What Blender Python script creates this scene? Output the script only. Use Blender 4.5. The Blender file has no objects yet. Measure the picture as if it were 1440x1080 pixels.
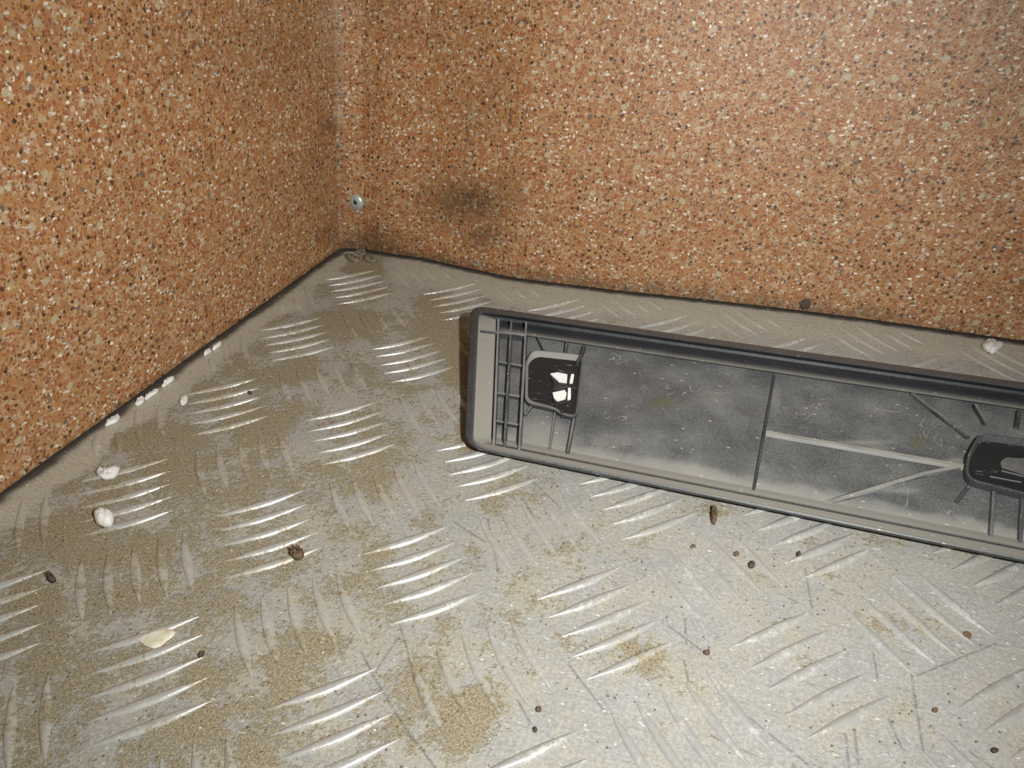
import bpy, bmesh, math, random
from mathutils import Vector, Matrix, noise as mnoise
random.seed(7)
SC = bpy.context.scene
COL = SC.collection

# ------------------------------------------------------------------ camera
F = 1066.62
RX = Vector((0.9503495, 0.3111814, 0.0013828))       # camera right
RY = Vector((0.1748680, -0.5303615, -0.8295407))     # camera down
RZ = Vector((-0.2574043, 0.7885955, -0.5584445))     # camera forward
CP = Vector((0.2004628, -0.3347583, 0.1904447))
cam = bpy.data.cameras.new('camera')
cam.sensor_width = 36.0
cam.lens = F * 36.0 / 1440.0
cam.clip_start = 0.01
camo = bpy.data.objects.new('camera', cam)
COL.objects.link(camo)
m = Matrix((( RX.x, -RY.x, -RZ.x, CP.x), (RX.y, -RY.y, -RZ.y, CP.y), (RX.z, -RY.z, -RZ.z, CP.z), (0, 0, 0, 1)))
camo.matrix_world = m
SC.camera = camo
# ------------------------------------------------------------------ world, flash, exposure
w = bpy.data.worlds.new('world'); SC.world = w; w.use_nodes = True
w.node_tree.nodes['Background'].inputs[0].default_value = (1.0, 0.98, 0.95, 1)
w.node_tree.nodes['Background'].inputs[1].default_value = 0.20
fl_ = bpy.data.lights.new('camera_flash', 'SPOT')
fl_.energy = 7.35
fl_.spot_size = math.radians(106); fl_.spot_blend = 1.0
fl_.shadow_soft_size = 0.009
fl_.color = (1.0, 0.99, 0.965)
FP = CP + RX * 0.085 - RY * 0.030 - RZ * 0.035
flo = bpy.data.objects.new('camera_flash', fl_)
COL.objects.link(flo)
flo.location = FP
flo.rotation_euler = (Vector((0.085, -0.04, 0.01)) - FP).to_track_quat('-Z', 'Y').to_euler()
SC.view_settings.view_transform = 'Standard'
SC.view_settings.look = 'None'
SC.view_settings.exposure = 0.0
SC.view_settings.gamma = 1.0
SC.view_settings.use_curve_mapping = False

# ------------------------------------------------------------------ helpers
def ray(u, v):
    return RX * ((u - 720) / F) + RY * ((v - 540) / F) + RZ
def on_plane(u, v, p, n):
    r = ray(u, v)
    return CP + r * ((p - CP).dot(n) / r.dot(n))
def at(u, v, z=0.0):
    return on_plane(u, v, Vector((0, 0, z)), Vector((0, 0, 1)))
def px(p):
    d = p - CP
    z = d.dot(RZ)
    return d.dot(RX) / z * F + 720, d.dot(RY) / z * F + 540
def tag(o, label=None, cat=None, group=None, kind=None):
    if label: o['label'] = label
    if cat: o['category'] = cat
    if group: o['group'] = group
    if kind: o['kind'] = kind
    return o
def mesh_obj(name, verts, faces, mat, parent=None, smooth=False, attrs=None, uv=None):
    me = bpy.data.meshes.new(name)
    loc = Vector((0, 0, 0))
    if parent is not None:
        loc = parent.matrix_world.translation if False else Vector(parent.get('_o', (0, 0, 0)))
    me.from_pydata([tuple(Vector(v) - loc) for v in verts], [], faces)
    if smooth:
        me.polygons.foreach_set('use_smooth', [True] * len(me.polygons))
    for k, vals in (attrs or {}).items():
        a = me.attributes.new(k, 'FLOAT', 'POINT')
        a.data.foreach_set('value', vals)
    if uv:
        l = me.uv_layers.new(name='UVMap')
        for i, lp in enumerate(me.loops):
            l.data[i].uv = uv[lp.vertex_index]
    me.materials.append(mat)
    me.update()
    o = bpy.data.objects.new(name, me)
    COL.objects.link(o)
    if parent is not None: o.parent = parent
    return o
def recentre(o, origin):
    origin = Vector(origin)
    o.data.transform(Matrix.Translation(-origin))
    o.location = origin
    return o
def empty(name, loc):
    o = bpy.data.objects.new(name, None)
    o.empty_display_size = 0.01
    COL.objects.link(o)
    o.location = loc
    o['_o'] = tuple(loc)
    return o
def sstep(a, b, x):
    t = max(0.0, min(1.0, (x - a) / (b - a)))
    return t * t * (3 - 2 * t)
def fbm(x, y, s, seed=0.0, oct=3):
    return mnoise.fractal(Vector((x * s + seed, y * s - seed, seed * 1.7)), 1.0, 2.0, oct)

# ------------------------------------------------------------------ node helper
class NT:
    def __init__(self, name):
        self.m = bpy.data.materials.new(name); self.m.use_nodes = True
        self.t = self.m.node_tree; self.n = self.t.nodes; self.b = self.n['Principled BSDF']
    def new(self, typ, **kw):
        n = self.n.new(typ)
        for k, v in kw.items(): setattr(n, k, v)
        return n
    def set(self, sock, v):
        if hasattr(v, 'is_output') or isinstance(v, bpy.types.NodeSocket): self.t.links.new(v, sock)
        else: sock.default_value = v
    def math(self, op, a, b=None, c=None, clamp=False):
        n = self.new('ShaderNodeMath', operation=op, use_clamp=clamp)
        self.set(n.inputs[0], a)
        if b is not None: self.set(n.inputs[1], b)
        if c is not None: self.set(n.inputs[2], c)
        return n.outputs[0]
    def vmath(self, op, a, b=None, out=0):
        n = self.new('ShaderNodeVectorMath', operation=op)
        self.set(n.inputs[0], a)
        if b is not None: self.set(n.inputs[1], b)
        return n.outputs[out]
    def mix(self, f, a, b):
        n = self.new('ShaderNodeMix', data_type='RGBA')
        self.set(n.inputs[0], f); self.set(n.inputs[6], a if not isinstance(a, tuple) else (*a, 1)); self.set(n.inputs[7], b if not isinstance(b, tuple) else (*b, 1))
        return n.outputs[2]
    def fmix(self, f, a, b):
        n = self.new('ShaderNodeMix', data_type='FLOAT')
        self.set(n.inputs[0], f); self.set(n.inputs[2], a); self.set(n.inputs[3], b)
        return n.outputs[0]
    def step(self, x, a, b):       # smooth 0..1 from a to b
        n = self.new('ShaderNodeMapRange', interpolation_type='SMOOTHSTEP')
        self.set(n.inputs[0], x); self.set(n.inputs[1], a); self.set(n.inputs[2], b)
        return n.outputs[0]
    def noise(self, vec, scale, detail=3, rough=0.55, dim='3D', out=0, dist=0.0):
        n = self.new('ShaderNodeTexNoise', noise_dimensions=dim)
        self.set(n.inputs['Vector'], vec); n.inputs['Scale'].default_value = scale
        n.inputs['Detail'].default_value = detail; n.inputs['Roughness'].default_value = rough
        n.inputs['Distortion'].default_value = dist
        return n.outputs[out]
    def voro(self, vec, scale, dim='2D', rnd=1.0):
        n = self.new('ShaderNodeTexVoronoi', voronoi_dimensions=dim)
        self.set(n.inputs['Vector'], vec); n.inputs['Scale'].default_value = scale
        n.inputs['Randomness'].default_value = rnd
        return n.outputs['Distance'], n.outputs['Color']
    def attr(self, name):
        return self.new('ShaderNodeAttribute', attribute_name=name).outputs['Fac']
    def pos(self):
        return self.new('ShaderNodeNewGeometry').outputs['Position']
    def map(self, vec, loc=(0, 0, 0), rot=(0, 0, 0), sc=(1, 1, 1)):
        n = self.new('ShaderNodeMapping')
        self.set(n.inputs[0], vec); n.inputs[1].default_value = loc; n.inputs[2].default_value = rot; n.inputs[3].default_value = sc
        return n.outputs[0]
    def sep(self, c):
        n = self.new('ShaderNodeSeparateColor'); self.set(n.inputs[0], c); return n.outputs
    def bump(self, h, strength, dist):
        n = self.new('ShaderNodeBump'); self.set(n.inputs['Height'], h)
        n.inputs['Strength'].default_value = strength; n.inputs['Distance'].default_value = dist
        self.t.links.new(n.outputs[0], self.b.inputs['Normal'])
    def out(self, col=None, rough=None, metal=None, spec=None):
        if col is not None: self.set(self.b.inputs['Base Color'], col if not isinstance(col, tuple) else (*col, 1))
        if rough is not None: self.set(self.b.inputs['Roughness'], rough)
        if metal is not None: self.set(self.b.inputs['Metallic'], metal)
        if spec is not None: self.set(self.b.inputs['Specular IOR Level'], spec)
        return self.m

# ------------------------------------------------------------------ materials
def terrazzo():
    t = NT('speckled_panel')
    uv = t.vmath('SCALE', t.new('ShaderNodeUVMap').outputs[0])          # millimetres
    uv.node.inputs['Scale'].default_value = 1.45
    wob = t.vmath('SCALE', t.vmath('SUBTRACT', t.noise(uv, 0.75, 4, 0.7, '2D', 1), (0.5, 0.5, 0.5)))
    wob.node.inputs['Scale'].default_value = 2.6
    u = t.vmath('ADD', uv, wob)
    # mottled base of fused granules
    d, c = t.voro(t.map(u, (3, 7, 0)), 1 / 1.9)
    r = t.sep(c)
    col = t.mix(r[0], (0.42, 0.205, 0.088), (0.48, 0.295, 0.15))
    col = t.mix(t.step(r[1], 0.74, 0.80), col, (0.52, 0.37, 0.26))
    col = t.mix(t.step(r[2], 0.80, 0.86), col, (0.34, 0.13, 0.06))
    col = t.mix(t.step(t.noise(uv, 0.12, 3, 0.6, '2D'), 0.48, 0.68), col, (0.40, 0.19, 0.085))
    def chips(col, cell, prob, rad, colour, off, st=(1, 1, 1), rot=0.0, soft=0.08, var=None):
        d, c = t.voro(t.map(u, off, (0, 0, rot), st), 1 / cell)
        s = t.sep(c)
        rr = t.math('MULTIPLY_ADD', s[1], rad * 0.6, rad * 0.55)
        inside = t.math('SUBTRACT', rr, d)
        m1 = t.step(inside, 0.0, soft)
        m = t.math('MULTIPLY', m1, t.math('LESS_THAN', s[0], prob))
        cc = colour if var is None else t.mix(s[2], colour, var)
        return t.mix(m, col, cc), m
    col, _ = chips(col, 6.5, 0.33, 0.34, (0.56, 0.45, 0.33), (31, 5, 0), soft=0.16, var=(0.50, 0.35, 0.23))
    col, _ = chips(col, 4.2, 0.30, 0.36, (0.38, 0.32, 0.25), (91, 45, 0), soft=0.2, var=(0.44, 0.30, 0.19))
    col, _ = chips(col, 2.0, 0.46, 0.33, (0.24, 0.08, 0.038), (11, 25, 0), var=(0.30, 0.10, 0.04))
    col, _ = chips(col, 2.6, 0.30, 0.32, (0.13, 0.055, 0.03), (51, 15, 0), var=(0.22, 0.11, 0.06))
    col, _ = chips(col, 4.6, 0.30, 0.28, (0.060, 0.032, 0.018), (71, 65, 0), var=(0.14, 0.07, 0.035))
    col, _ = chips(col, 13.0, 0.30, 0.20, (0.50, 0.43, 0.32), (131, 15, 0), soft=0.10)
    col, _ = chips(col, 6.0, 0.08, 0.27, (0.20, 0.18, 0.165), (17, 85, 0), var=(0.13, 0.11, 0.09))
    cl = t.step(t.noise(uv, 0.055, 3, 0.6, '2D'), 0.36, 0.62)
    pr = t.math('MULTIPLY_ADD', cl, 0.26, 0.05)
    col, w1 = chips(col, 4.0, pr, 0.20, (0.93, 0.90, 0.85), (27, 35, 0), (1, 0.6, 1), 0.9, 0.05, var=(0.62, 0.55, 0.47))
    col, w2 = chips(col, 5.2, pr, 0.17, (0.95, 0.94, 0.92), (47, 95, 0), (0.6, 1.1, 1), -0.3, 0.05, var=(0.62, 0.60, 0.61))
    col, w3 = chips(col, 3.0, pr, 0.15, (0.82, 0.77, 0.69), (7, 195, 0), (1, 0.8, 1), 1.6, 0.06, var=(0.6, 0.5, 0.42))
    col, w4 = chips(col, 4.6, pr, 0.19, (0.90, 0.88, 0.84), (67, 9, 0), (0.55, 1.2, 1), 0.75, 0.05, var=(0.55, 0.5, 0.45))
    # stains, darker patches, dirt in corner and bottom edge, gap shade painted at foot
    g = t.attr('grime_gap_shade')
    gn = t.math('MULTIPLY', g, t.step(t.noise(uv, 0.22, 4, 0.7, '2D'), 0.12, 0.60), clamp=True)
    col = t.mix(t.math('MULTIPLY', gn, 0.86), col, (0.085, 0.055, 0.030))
    hz = t.math('MULTIPLY', t.attr('dust'), 0.9, clamp=True)
    col = t.mix(t.math('MULTIPLY', hz, t.step(t.noise(uv, 0.5, 4, 0.7, '2D'), 0.35, 0.7)), col, (0.62, 0.57, 0.50))
    fl = t.math('MAXIMUM', w1, w2)
    rough = t.fmix(fl, t.fmix(t.noise(uv, 0.3, 3, 0.6, '2D'), 0.36, 0.50), 0.25)
    gv = t.math('MULTIPLY_ADD', t.noise(uv, 1.6, 3, 0.7, '2D'), 0.60, 0.60)
    gq = t.new('ShaderNodeMix', data_type='RGBA', blend_type='MULTIPLY')
    gq.inputs[0].default_value = 1.0
    cmb = t.new('ShaderNodeCombineColor')
    for k, q in enumerate((0.90, 0.85, 0.72)): t.set(cmb.inputs[k], t.math('MULTIPLY', gv, q))
    t.set(gq.inputs[6], col); t.set(gq.inputs[7], cmb.outputs[0]); col = gq.outputs[2]
    t.out(col, rough, None, 0.5)
    hgt = t.math('MULTIPLY_ADD', fl, 0.5, t.noise(uv, 0.55, 3, 0.65, '2D'))
    t.bump(hgt, 0.5, 0.0005)
    return t.m

def segs_mask(t, p, segs, wid):
    s3 = t.new('ShaderNodeSeparateXYZ'); t.set(s3.inputs[0], p)
    x, y = s3.outputs[0], s3.outputs[1]
    acc = None
    for (ax, ay), (bx, by) in segs:
        L = math.hypot(bx - ax, by - ay); dx, dy = (bx - ax) / L, (by - ay) / L
        rx = t.math('SUBTRACT', x, ax); ry = t.math('SUBTRACT', y, ay)
        al = t.math('MULTIPLY_ADD', rx, dx, t.math('MULTIPLY', ry, dy))
        ac = t.math('ABSOLUTE', t.math('MULTIPLY_ADD', rx, -dy, t.math('MULTIPLY', ry, dx)))
        e = t.math('MAXIMUM', t.math('SUBTRACT', al, L), t.math('MULTIPLY', al, -1.0))
        d = t.math('MAXIMUM', e, ac)
        acc = d if acc is None else t.math('MINIMUM', acc, d)
    return t.step(acc, wid, wid * 0.3)

SCR = [((523, 948), (580, 1040)), ((580, 1035), (612, 1080)), ((527, 946), (562, 893)), ((508, 916), (523, 946)),
       ((562, 878), (600, 1010)), ((1282, 950), (1298, 1055)), ((1228, 918), (1234, 952)), ((1250, 1012), (1268, 1052)),
       ((1189, 1032), (1194, 1078)), ((1202, 1028), (1207, 1074)), ((640, 735), (682, 762)), ((740, 668), (788, 714)),
       ((735, 700), (768, 758)), ((686, 730), (700, 800)), ((940, 880), (1000, 925)), ((1010, 975), (1140, 1078)),
       ((1000, 1035), (1060, 1062)), ((1290, 950), (1400, 905)), ((965, 905), (963, 870)), ((968, 958), (962, 930)),
       ((1365, 1058), (1395, 1080)), ((1132, 800), (1142, 855)), ((455, 740), (472, 718)),
       ((655, 990), (700, 1000)), ((745, 1015), (728, 985)), ((800, 935), (850, 1000))]
def metal_common(t, top):
    """dusty worn aluminium with brown dried dirt; the same look on plate and on raised bars"""
    p = t.pos()
    dirt = t.attr('dirt'); grime_gap_shade = t.attr('grime_gap_shade'); pale = t.attr('pale')
    n1 = t.noise(p, 95, 5, 0.75)
    n2 = t.noise(p, 480, 4, 0.75)
    n3 = t.noise(p, 1700, 2, 0.6)
    base = t.mix(t.step(n1, 0.3, 0.75), (0.325, 0.330, 0.315), (0.40, 0.405, 0.385))
    base = t.mix(t.math('MULTIPLY', t.step(n2, 0.45, 0.70), 0.5), base, (0.475, 0.47, 0.445))
    base = t.mix(t.math('MULTIPLY', t.step(n3, 0.58, 0.70), 0.45), base, (0.22, 0.205, 0.18))
    base = t.mix(t.math('MULTIPLY', pale, 0.8), base, (0.50, 0.475, 0.375))
    # tan film
    film = t.math('MULTIPLY', t.step(t.noise(p, 60, 5, 0.75), 0.34, 0.60), t.math('MULTIPLY_ADD', dirt, 0.95, 0.12), clamp=True)
    base = t.mix(film, base, t.mix(t.step(n3, 0.35, 0.65), (0.30, 0.26, 0.165), (0.46, 0.405, 0.28)))
    thr = t.math('MULTIPLY_ADD', dirt, -0.42, 0.71)
    nn = t.math('MULTIPLY_ADD', n2, 0.50, t.math('MULTIPLY', n1, 0.38))
    nn = t.math('MULTIPLY_ADD', n3, 0.12, nn)
    dm = t.step(t.math('SUBTRACT', nn, thr), -0.05, 0.05)
    base = t.mix(t.math('MULTIPLY', dm, 0.85), base, t.mix(t.step(n3, 0.35, 0.65), (0.14, 0.112, 0.06), (0.31, 0.26, 0.16)))
    # pepper specks
    d, c = t.voro(p, 520, '3D')
    s = t.sep(c)
    spk = t.math('MULTIPLY', t.step(d, 0.28, 0.14), t.math('LESS_THAN', s[0], t.math('MULTIPLY_ADD', dirt, 0.30, 0.03)))
    base = t.mix(t.math('MULTIPLY', spk, 0.75), base, (0.09, 0.07, 0.045))
    lt = t.math('MULTIPLY', t.step(d, 0.24, 0.12), t.math('GREATER_THAN', s[0], 0.975))
    base = t.mix(t.math('MULTIPLY', lt, 0.6), base, (0.75, 0.73, 0.68))
    gv = t.math('MULTIPLY_ADD', t.noise(p, 900, 4, 0.8), 1.35, 0.31)
    gq = t.new('ShaderNodeMix', data_type='RGBA', blend_type='MULTIPLY')
    gq.inputs[0].default_value = 1.0
    cmb = t.new('ShaderNodeCombineColor')
    for k in range(3): t.set(cmb.inputs[k], gv)
    t.set(gq.inputs[6], base); t.set(gq.inputs[7], cmb.outputs[0]); base = gq.outputs[2]
    base = t.mix(grime_gap_shade, base, (0.05, 0.042, 0.036))  # dark gap shade painted in along the wall feet
    return p, base, dm, film, n1, n2, n3
def floor_mat():
    t = NT('tread_plate_aluminium')
    p, base, dm, film, n1, n2, n3 = metal_common(t, False)
    sg = []
    for a, b in SCR:
        A, B = at(*a), at(*b); sg.append(((A.x, A.y), (B.x, B.y)))
    m = t.math('MULTIPLY', segs_mask(t, p, sg, 0.00055), t.step(n2, 0.32, 0.55))
    base = t.mix(t.math('MULTIPLY', m, 0.6), base, (0.13, 0.13, 0.135))
    # fine random scuffs
    sc = None
    for k, (ang, sx) in enumerate(((0.3, 22), (1.2, 26), (2.2, 20))):
        v = t.map(p, (k * 3.1, k, 0), (0, 0, ang), (sx, 560, 1))
        nz = t.noise(v, 1.0, 1, 0.5, '2D')
        mm = t.step(t.math('ABSOLUTE', t.math('SUBTRACT', nz, 0.66)), 0.012, 0.004)
        sc = mm if sc is None else t.math('MAXIMUM', sc, mm)
    clean = t.math('SUBTRACT', 1.0, t.attr('dirt'), clamp=True)
    base = t.mix(t.math('MULTIPLY', t.math('MULTIPLY', sc, clean), 0.42), base, (0.17, 0.175, 0.185))
    # bright bare nicks
    v = t.map(p, (5, 2, 0), (0, 0, -0.2), (240, 900, 1))
    nk = t.math('MULTIPLY', t.step(t.noise(v, 1.0, 2, 0.6, '2D'), 0.735, 0.76), t.math('MULTIPLY_ADD', clean, 0.8, 0.1), clamp=True)
    base = t.mix(t.math('MULTIPLY', nk, 0.8), base, (0.9, 0.9, 0.9))
    met = t.math('MULTIPLY', t.math('SUBTRACT', 1.0, t.math('MAXIMUM', dm, film), clamp=True), 0.22)
    t.out(base, t.fmix(dm, 0.50, 0.85), met, 0.35)
    h = t.math('MULTIPLY_ADD', dm, 0.6, t.math('MULTIPLY', n2, 0.5))
    t.bump(h, 0.6, 0.0006)
    return t.m
def bar_mat():
    t = NT('tread_bar_aluminium')
    p, base, dm, film, n1, n2, n3 = metal_common(t, True)
    worn = t.attr('worn')
    brk = t.step(t.math('MULTIPLY_ADD', n1, 0.5, t.math('MULTIPLY', n2, 0.5)), 0.60, 0.50)
    w_ = t.math('MULTIPLY', t.math('MULTIPLY', worn, brk), t.math('SUBTRACT', 1.0, t.math('MULTIPLY', dm, 0.85)), clamp=True)
    base = t.mix(t.math('MULTIPLY', w_, 0.70), base, (0.50, 0.50, 0.475))
    t.out(base, t.fmix(w_, 0.55, 0.21), t.math('MULTIPLY', w_, 0.42), 0.9)
    t.bump(n2, 0.25, 0.0003)
    return t.m
def plastic_mat():
    t = NT('dusty_black_plastic')
    p = t.pos(); d = t.attr('dust')
    n1 = t.noise(p, 110, 5, 0.7); n2 = t.noise(p, 650, 3, 0.7); n3 = t.noise(t.map(p, (0, 0, 0), (0, 0, 0), (1, 4, 1)), 90, 4, 0.75)
    base = t.mix(n1, (0.022, 0.023, 0.026), (0.032, 0.033, 0.036))
    f = t.math('ADD', t.math('MULTIPLY_ADD', n1, 0.22, t.math('MULTIPLY_ADD', n3, 0.12, 0.33)), t.math('MULTIPLY_ADD', t.noise(p, 1400, 4, 0.8), 0.90, -0.45))
    # film of dust grows with d, modulated by noise
    m = t.math('MULTIPLY', t.step(f, t.math('MULTIPLY_ADD', d, -1.1, 0.45), t.math('MULTIPLY_ADD', d, -1.0, 1.15)), t.math('MULTIPLY_ADD', d, 0.65, 0.36), clamp=True)
    base = t.mix(m, base, t.mix(d, (0.225, 0.25, 0.26), (0.35, 0.325, 0.265)))
    # pale flecks and smears
    dd, c = t.voro(t.map(p, (0, 0, 0), (0, 0, 0.1), (0.6, 1.5, 1)), 420, '3D')
    s = t.sep(c)
    fk = t.math('MULTIPLY', t.step(dd, 0.22, 0.12), t.math('LESS_THAN', s[0], 0.09))
    fk = t.math('MULTIPLY', fk, t.step(d, 0.05, 0.25))
    base = t.mix(t.math('MULTIPLY', fk, 0.7), base, (0.5, 0.48, 0.44))
    cr = t.step(t.math('ABSOLUTE', t.math('SUBTRACT', t.noise(p, 38, 3, 0.6, dist=0.8), 0.5)), 0.006, 0.0015)
    cr = t.math('MULTIPLY', t.math('MULTIPLY', cr, t.step(d, 0.12, 0.3)), t.step(t.noise(p, 60, 2), 0.52, 0.62))
    base = t.mix(t.math('MULTIPLY', cr, 0.45), base, (0.42, 0.41, 0.38))
    base = t.mix(t.math('MULTIPLY', t.attr('olive'), t.step(n2, 0.35, 0.6), clamp=True), base, (0.105, 0.10, 0.045))
    t.out(base, t.fmix(m, 0.36, 0.85), None, 0.5)
    t.bump(n2, 0.3, 0.0003)
    return t.m
def simple(name, c1, c2, scale, rough=0.7, metal=0.0, bump=0.3, bd=0.0006, rand=0.0):
    t = NT(name); p = t.pos()
    n = t.noise(p, scale, 5, 0.7)
    t.out(t.mix(t.step(n, 0.3, 0.7), c1, c2), rough, metal)
    t.bump(n, bump, bd)
    return t.m
M_wall = terrazzo(); M_floor = floor_mat(); M_bar = bar_mat(); M_pl = plastic_mat()
M_white = simple('white_plaster', (0.56, 0.54, 0.49), (0.78, 0.77, 0.73), 700, 0.75)
M_cream = simple('cream_flake', (0.50, 0.45, 0.31), (0.68, 0.65, 0.54), 300, 0.65)
M_dark = simple('dark_crumb', (0.045, 0.035, 0.027), (0.10, 0.07, 0.045), 700, 0.85, bump=0.8)
M_brown = simple('brown_crumb', (0.09, 0.055, 0.03), (0.17, 0.11, 0.06), 700, 0.85, bump=0.8)
M_tanf = simple('dry_mud', (0.15, 0.115, 0.075), (0.25, 0.20, 0.14), 500, 0.9, bump=0.8)
M_grit = simple('grit', (0.10, 0.075, 0.045), (0.22, 0.17, 0.11), 900, 0.9)
M_zinc = simple('zinc_plated_steel', (0.30, 0.36, 0.34), (0.50, 0.55, 0.52), 500, 0.38, 0.45, 0.3)
M_hole = simple('dark_recess', (0.012, 0.012, 0.012), (0.03, 0.028, 0.025), 400, 0.9)
M_clip = simple('bright_metal_clip', (0.90, 0.90, 0.88), (0.97, 0.97, 0.96), 900, 0.4, 0.15, 0.2)
def gloss_mat():
    t = NT('glossy_black_plastic'); p = t.pos()
    n = t.noise(t.map(p, (0, 0, 0), (0, 0, 0.05), (140, 520, 200)), 1.0, 4, 0.7)
    sc = t.step(n, 0.60, 0.68)
    t.out(t.mix(t.math('MULTIPLY', sc, 0.6), (0.016, 0.017, 0.018), (0.22, 0.22, 0.215)), t.fmix(t.noise(p, 300, 3), 0.30, 0.5), None, 0.4)
    t.bump(n, 0.3, 0.0002)
    return t.m
M_gl = gloss_mat()
M_back = simple('backing_board', (0.10, 0.07, 0.05), (0.16, 0.12, 0.09), 60, 0.9)

# ------------------------------------------------------------------ floor
X0, X1, Y0, Y1 = -0.064, 0.560, -0.440, 0.080
def blob(pts, x, y):
    v = 0.0
    for (cx, cy, rx, ry, s) in pts:
        q = ((x - cx) / rx) ** 2 + ((y - cy) / ry) ** 2
        if q < 4: v = max(v, s * math.exp(-q * 1.1))
    return v
DIRT_PX = [(500, 375, 60, 22, 1.0), (610, 465, 80, 45, .75), (480, 455, 90, 40, .75), (645, 500, 40, 70, .95), (300, 560, 70, 35, .6),
           (420, 520, 80, 40, .75), (220, 620, 120, 40, .85), (360, 610, 90, 70, .75), (120, 760, 120, 60, .9), (60, 850, 90, 60, .8),
           (250, 650, 120, 60, .85), (150, 850, 130, 60, .7), (230, 780, 80, 60, .6), (330, 690, 90, 40, .6), (520, 680, 100, 50, .62),
           (250, 1030, 100, 40, .72), (60, 960, 80, 60, .7), (600, 960, 90, 80, .66), (430, 900, 130, 70, .62), (650, 1010, 70, 70, .7),
           (560, 560, 60, 60, .55), (540, 770, 90, 60, .5), (880, 790, 80, 60, .4), (900, 920, 60, 50, .5), (800, 760, 80, 60, .38),
           (760, 690, 60, 40, .4), (1070, 800, 80, 60, .34), (1290, 880, 90, 50, .42), (1200, 760, 120, 25, .45), (1000, 720, 100, 14, .45),
           (660, 600, 24, 60, .9), (620, 430, 60, 22, .8), (180, 930, 110, 50, .6), (420, 1040, 120, 40, .55)]
def wall_left_x(y):     # plan line of the left wall's foot
    a, b = WL[0], WL[1]
    return a.x + (b.x - a.x) * (y - a.y) / (b.y - a.y)
WL = (at(478, 351), at(0, 697))
WR_PX = [(478, 351), (512, 352), (545, 358), (595, 365), (649, 377), (720, 392), (750, 396), (865, 410), (960, 420), (1060, 431), (1137, 440), (1214, 450), (1291, 461), (1440, 482)]
WR = [at(*q) for q in WR_PX]
def wall_right_y(x):
    if x <= WR[0].x: return WR[0].y
    for a, b in zip(WR, WR[1:]):
        if x <= b.x: return a.y + (b.y - a.y) * (x - a.x) / (b.x - a.x)
    return WR[-1].y
def surf(x, y):
    """dirt, painted gap shade by the walls, pale dust film at a floor point"""
    p = Vector((x, y, 0)); u, v = px(p)
    n = fbm(x, y, 55, 3.0); nb = fbm(x, y, 160, 9.0)
    base = 0.30 * sstep(1050, 250, u) + 0.16
    d = max(base + 0.04, blob(DIRT_PX, u, v)) + 0.26 * n + 0.14 * nb
    dl = x - wall_left_x(y); dr = wall_right_y(x) - y
    near = max(sstep(0.022, 0.010, dl + 0.006 * n), sstep(0.034, 0.022, dr + 0.006 * n) * sstep(530, 560, u))
    d *= 1 - 0.85 * near
    g = 0.95 * sstep(0.0062, 0.0020, dl + 0.0022 * n + 0.0010 * nb)  # shade of the gap under the left wall, painted onto the plate
    g = max(g, 0.95 * sstep(0.0042, 0.0014, dr + 0.001 * nb))  # same at the right wall: contact dirt and painted gap shade
    return max(0, min(1, d)), max(0, min(1, g)), near * 0.8 + 0.15 * sstep(900, 300, u)
step = 0.0017
nx = int((X1 - X0) / step) + 1; ny = int((Y1 - Y0) / step) + 1
V = []; FA = []; D = []; G = []; PL = []
for j in range(ny):
    for i in range(nx):
        x = X0 + i * step; y = Y0 + j * step
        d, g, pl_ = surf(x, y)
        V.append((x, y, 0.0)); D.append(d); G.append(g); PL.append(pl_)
for j in range(ny - 1):
    for i in range(nx - 1):
        a = j * nx + i
        FA.append((a, a + 1, a + nx + 1, a + nx))
# thickness of the plate
b0 = len(V)
for (x, y) in ((X0, Y0), (X1 , Y0), (X1, Y1), (X0, Y1)):
    V.append((x, y, -0.003)); D.append(0); G.append(0); PL.append(0)
FA.append((b0 + 3, b0 + 2, b0 + 1, b0))
floor = mesh_obj('floor', V, FA, M_floor, None, True, {'dirt': D, 'grime_gap_shade': G, 'pale': PL})
tag(floor, 'dirty grey aluminium five-bar tread plate floor', None, None, 'structure')

# raised tread bars: pointed lens shapes, five to a group, groups turned 90 degrees like a chequerboard
def bar_mesh(cx, cy, ang, L, W, H, acc):
    tb = 1.0 if ang > 0 else 0.45 + 0.35 * sstep(0.10, 0.22, cx)
    if ang < 0: H = H * 0.75
    NU, NV = 18, 8
    ca, sa = math.cos(ang), math.sin(ang)
    vs, fs, D, G, P_, Wn = acc
    o = len(vs)
    bend = 0.018 * L
    for i in range(NU + 1):
        u = -1 + 2 * i / NU
        ww = W / 2 * max(0.03, (1 - abs(u) ** 1.9))
        hh = H * max(0.02, (1 - abs(u) ** 2.4)) ** 0.8
        for j in range(NV + 1):
            v = -1 + 2 * j / NV
            lx = u * L / 2; ly = v * ww - bend * (1 - u * u)
            z = hh * (1 - abs(v) ** 2.0) ** 0.85 if abs(v) < 1 else -0.0002
            x = cx + lx * ca - ly * sa; y = cy + lx * sa + ly * ca
            vs.append((x, y, z + 0.00002))
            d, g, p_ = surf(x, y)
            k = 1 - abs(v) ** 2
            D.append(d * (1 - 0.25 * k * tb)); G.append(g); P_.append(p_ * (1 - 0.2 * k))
            Wn.append(max(0, (0.5 + 0.5 * sstep(0.0, 0.5, k)) * (1 - 0.25 * d) * tb))
    for i in range(NU):
        for j in range(NV):
            a = o + i * (NV + 1) + j
            fs.append((a, a + NV + 1, a + NV + 2, a + 1))
def newacc(): return ([], [], [], [], [], [])
def acc_obj(name, acc, parent, origin=None):
    vs, fs, D, G, P_, Wn = acc
    return mesh_obj(name, vs, fs, M_bar, parent, True, {'dirt': D, 'grime_gap_shade': G, 'pale': P_, 'worn': Wn})
rest = newacc(); nb_ = 0
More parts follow.
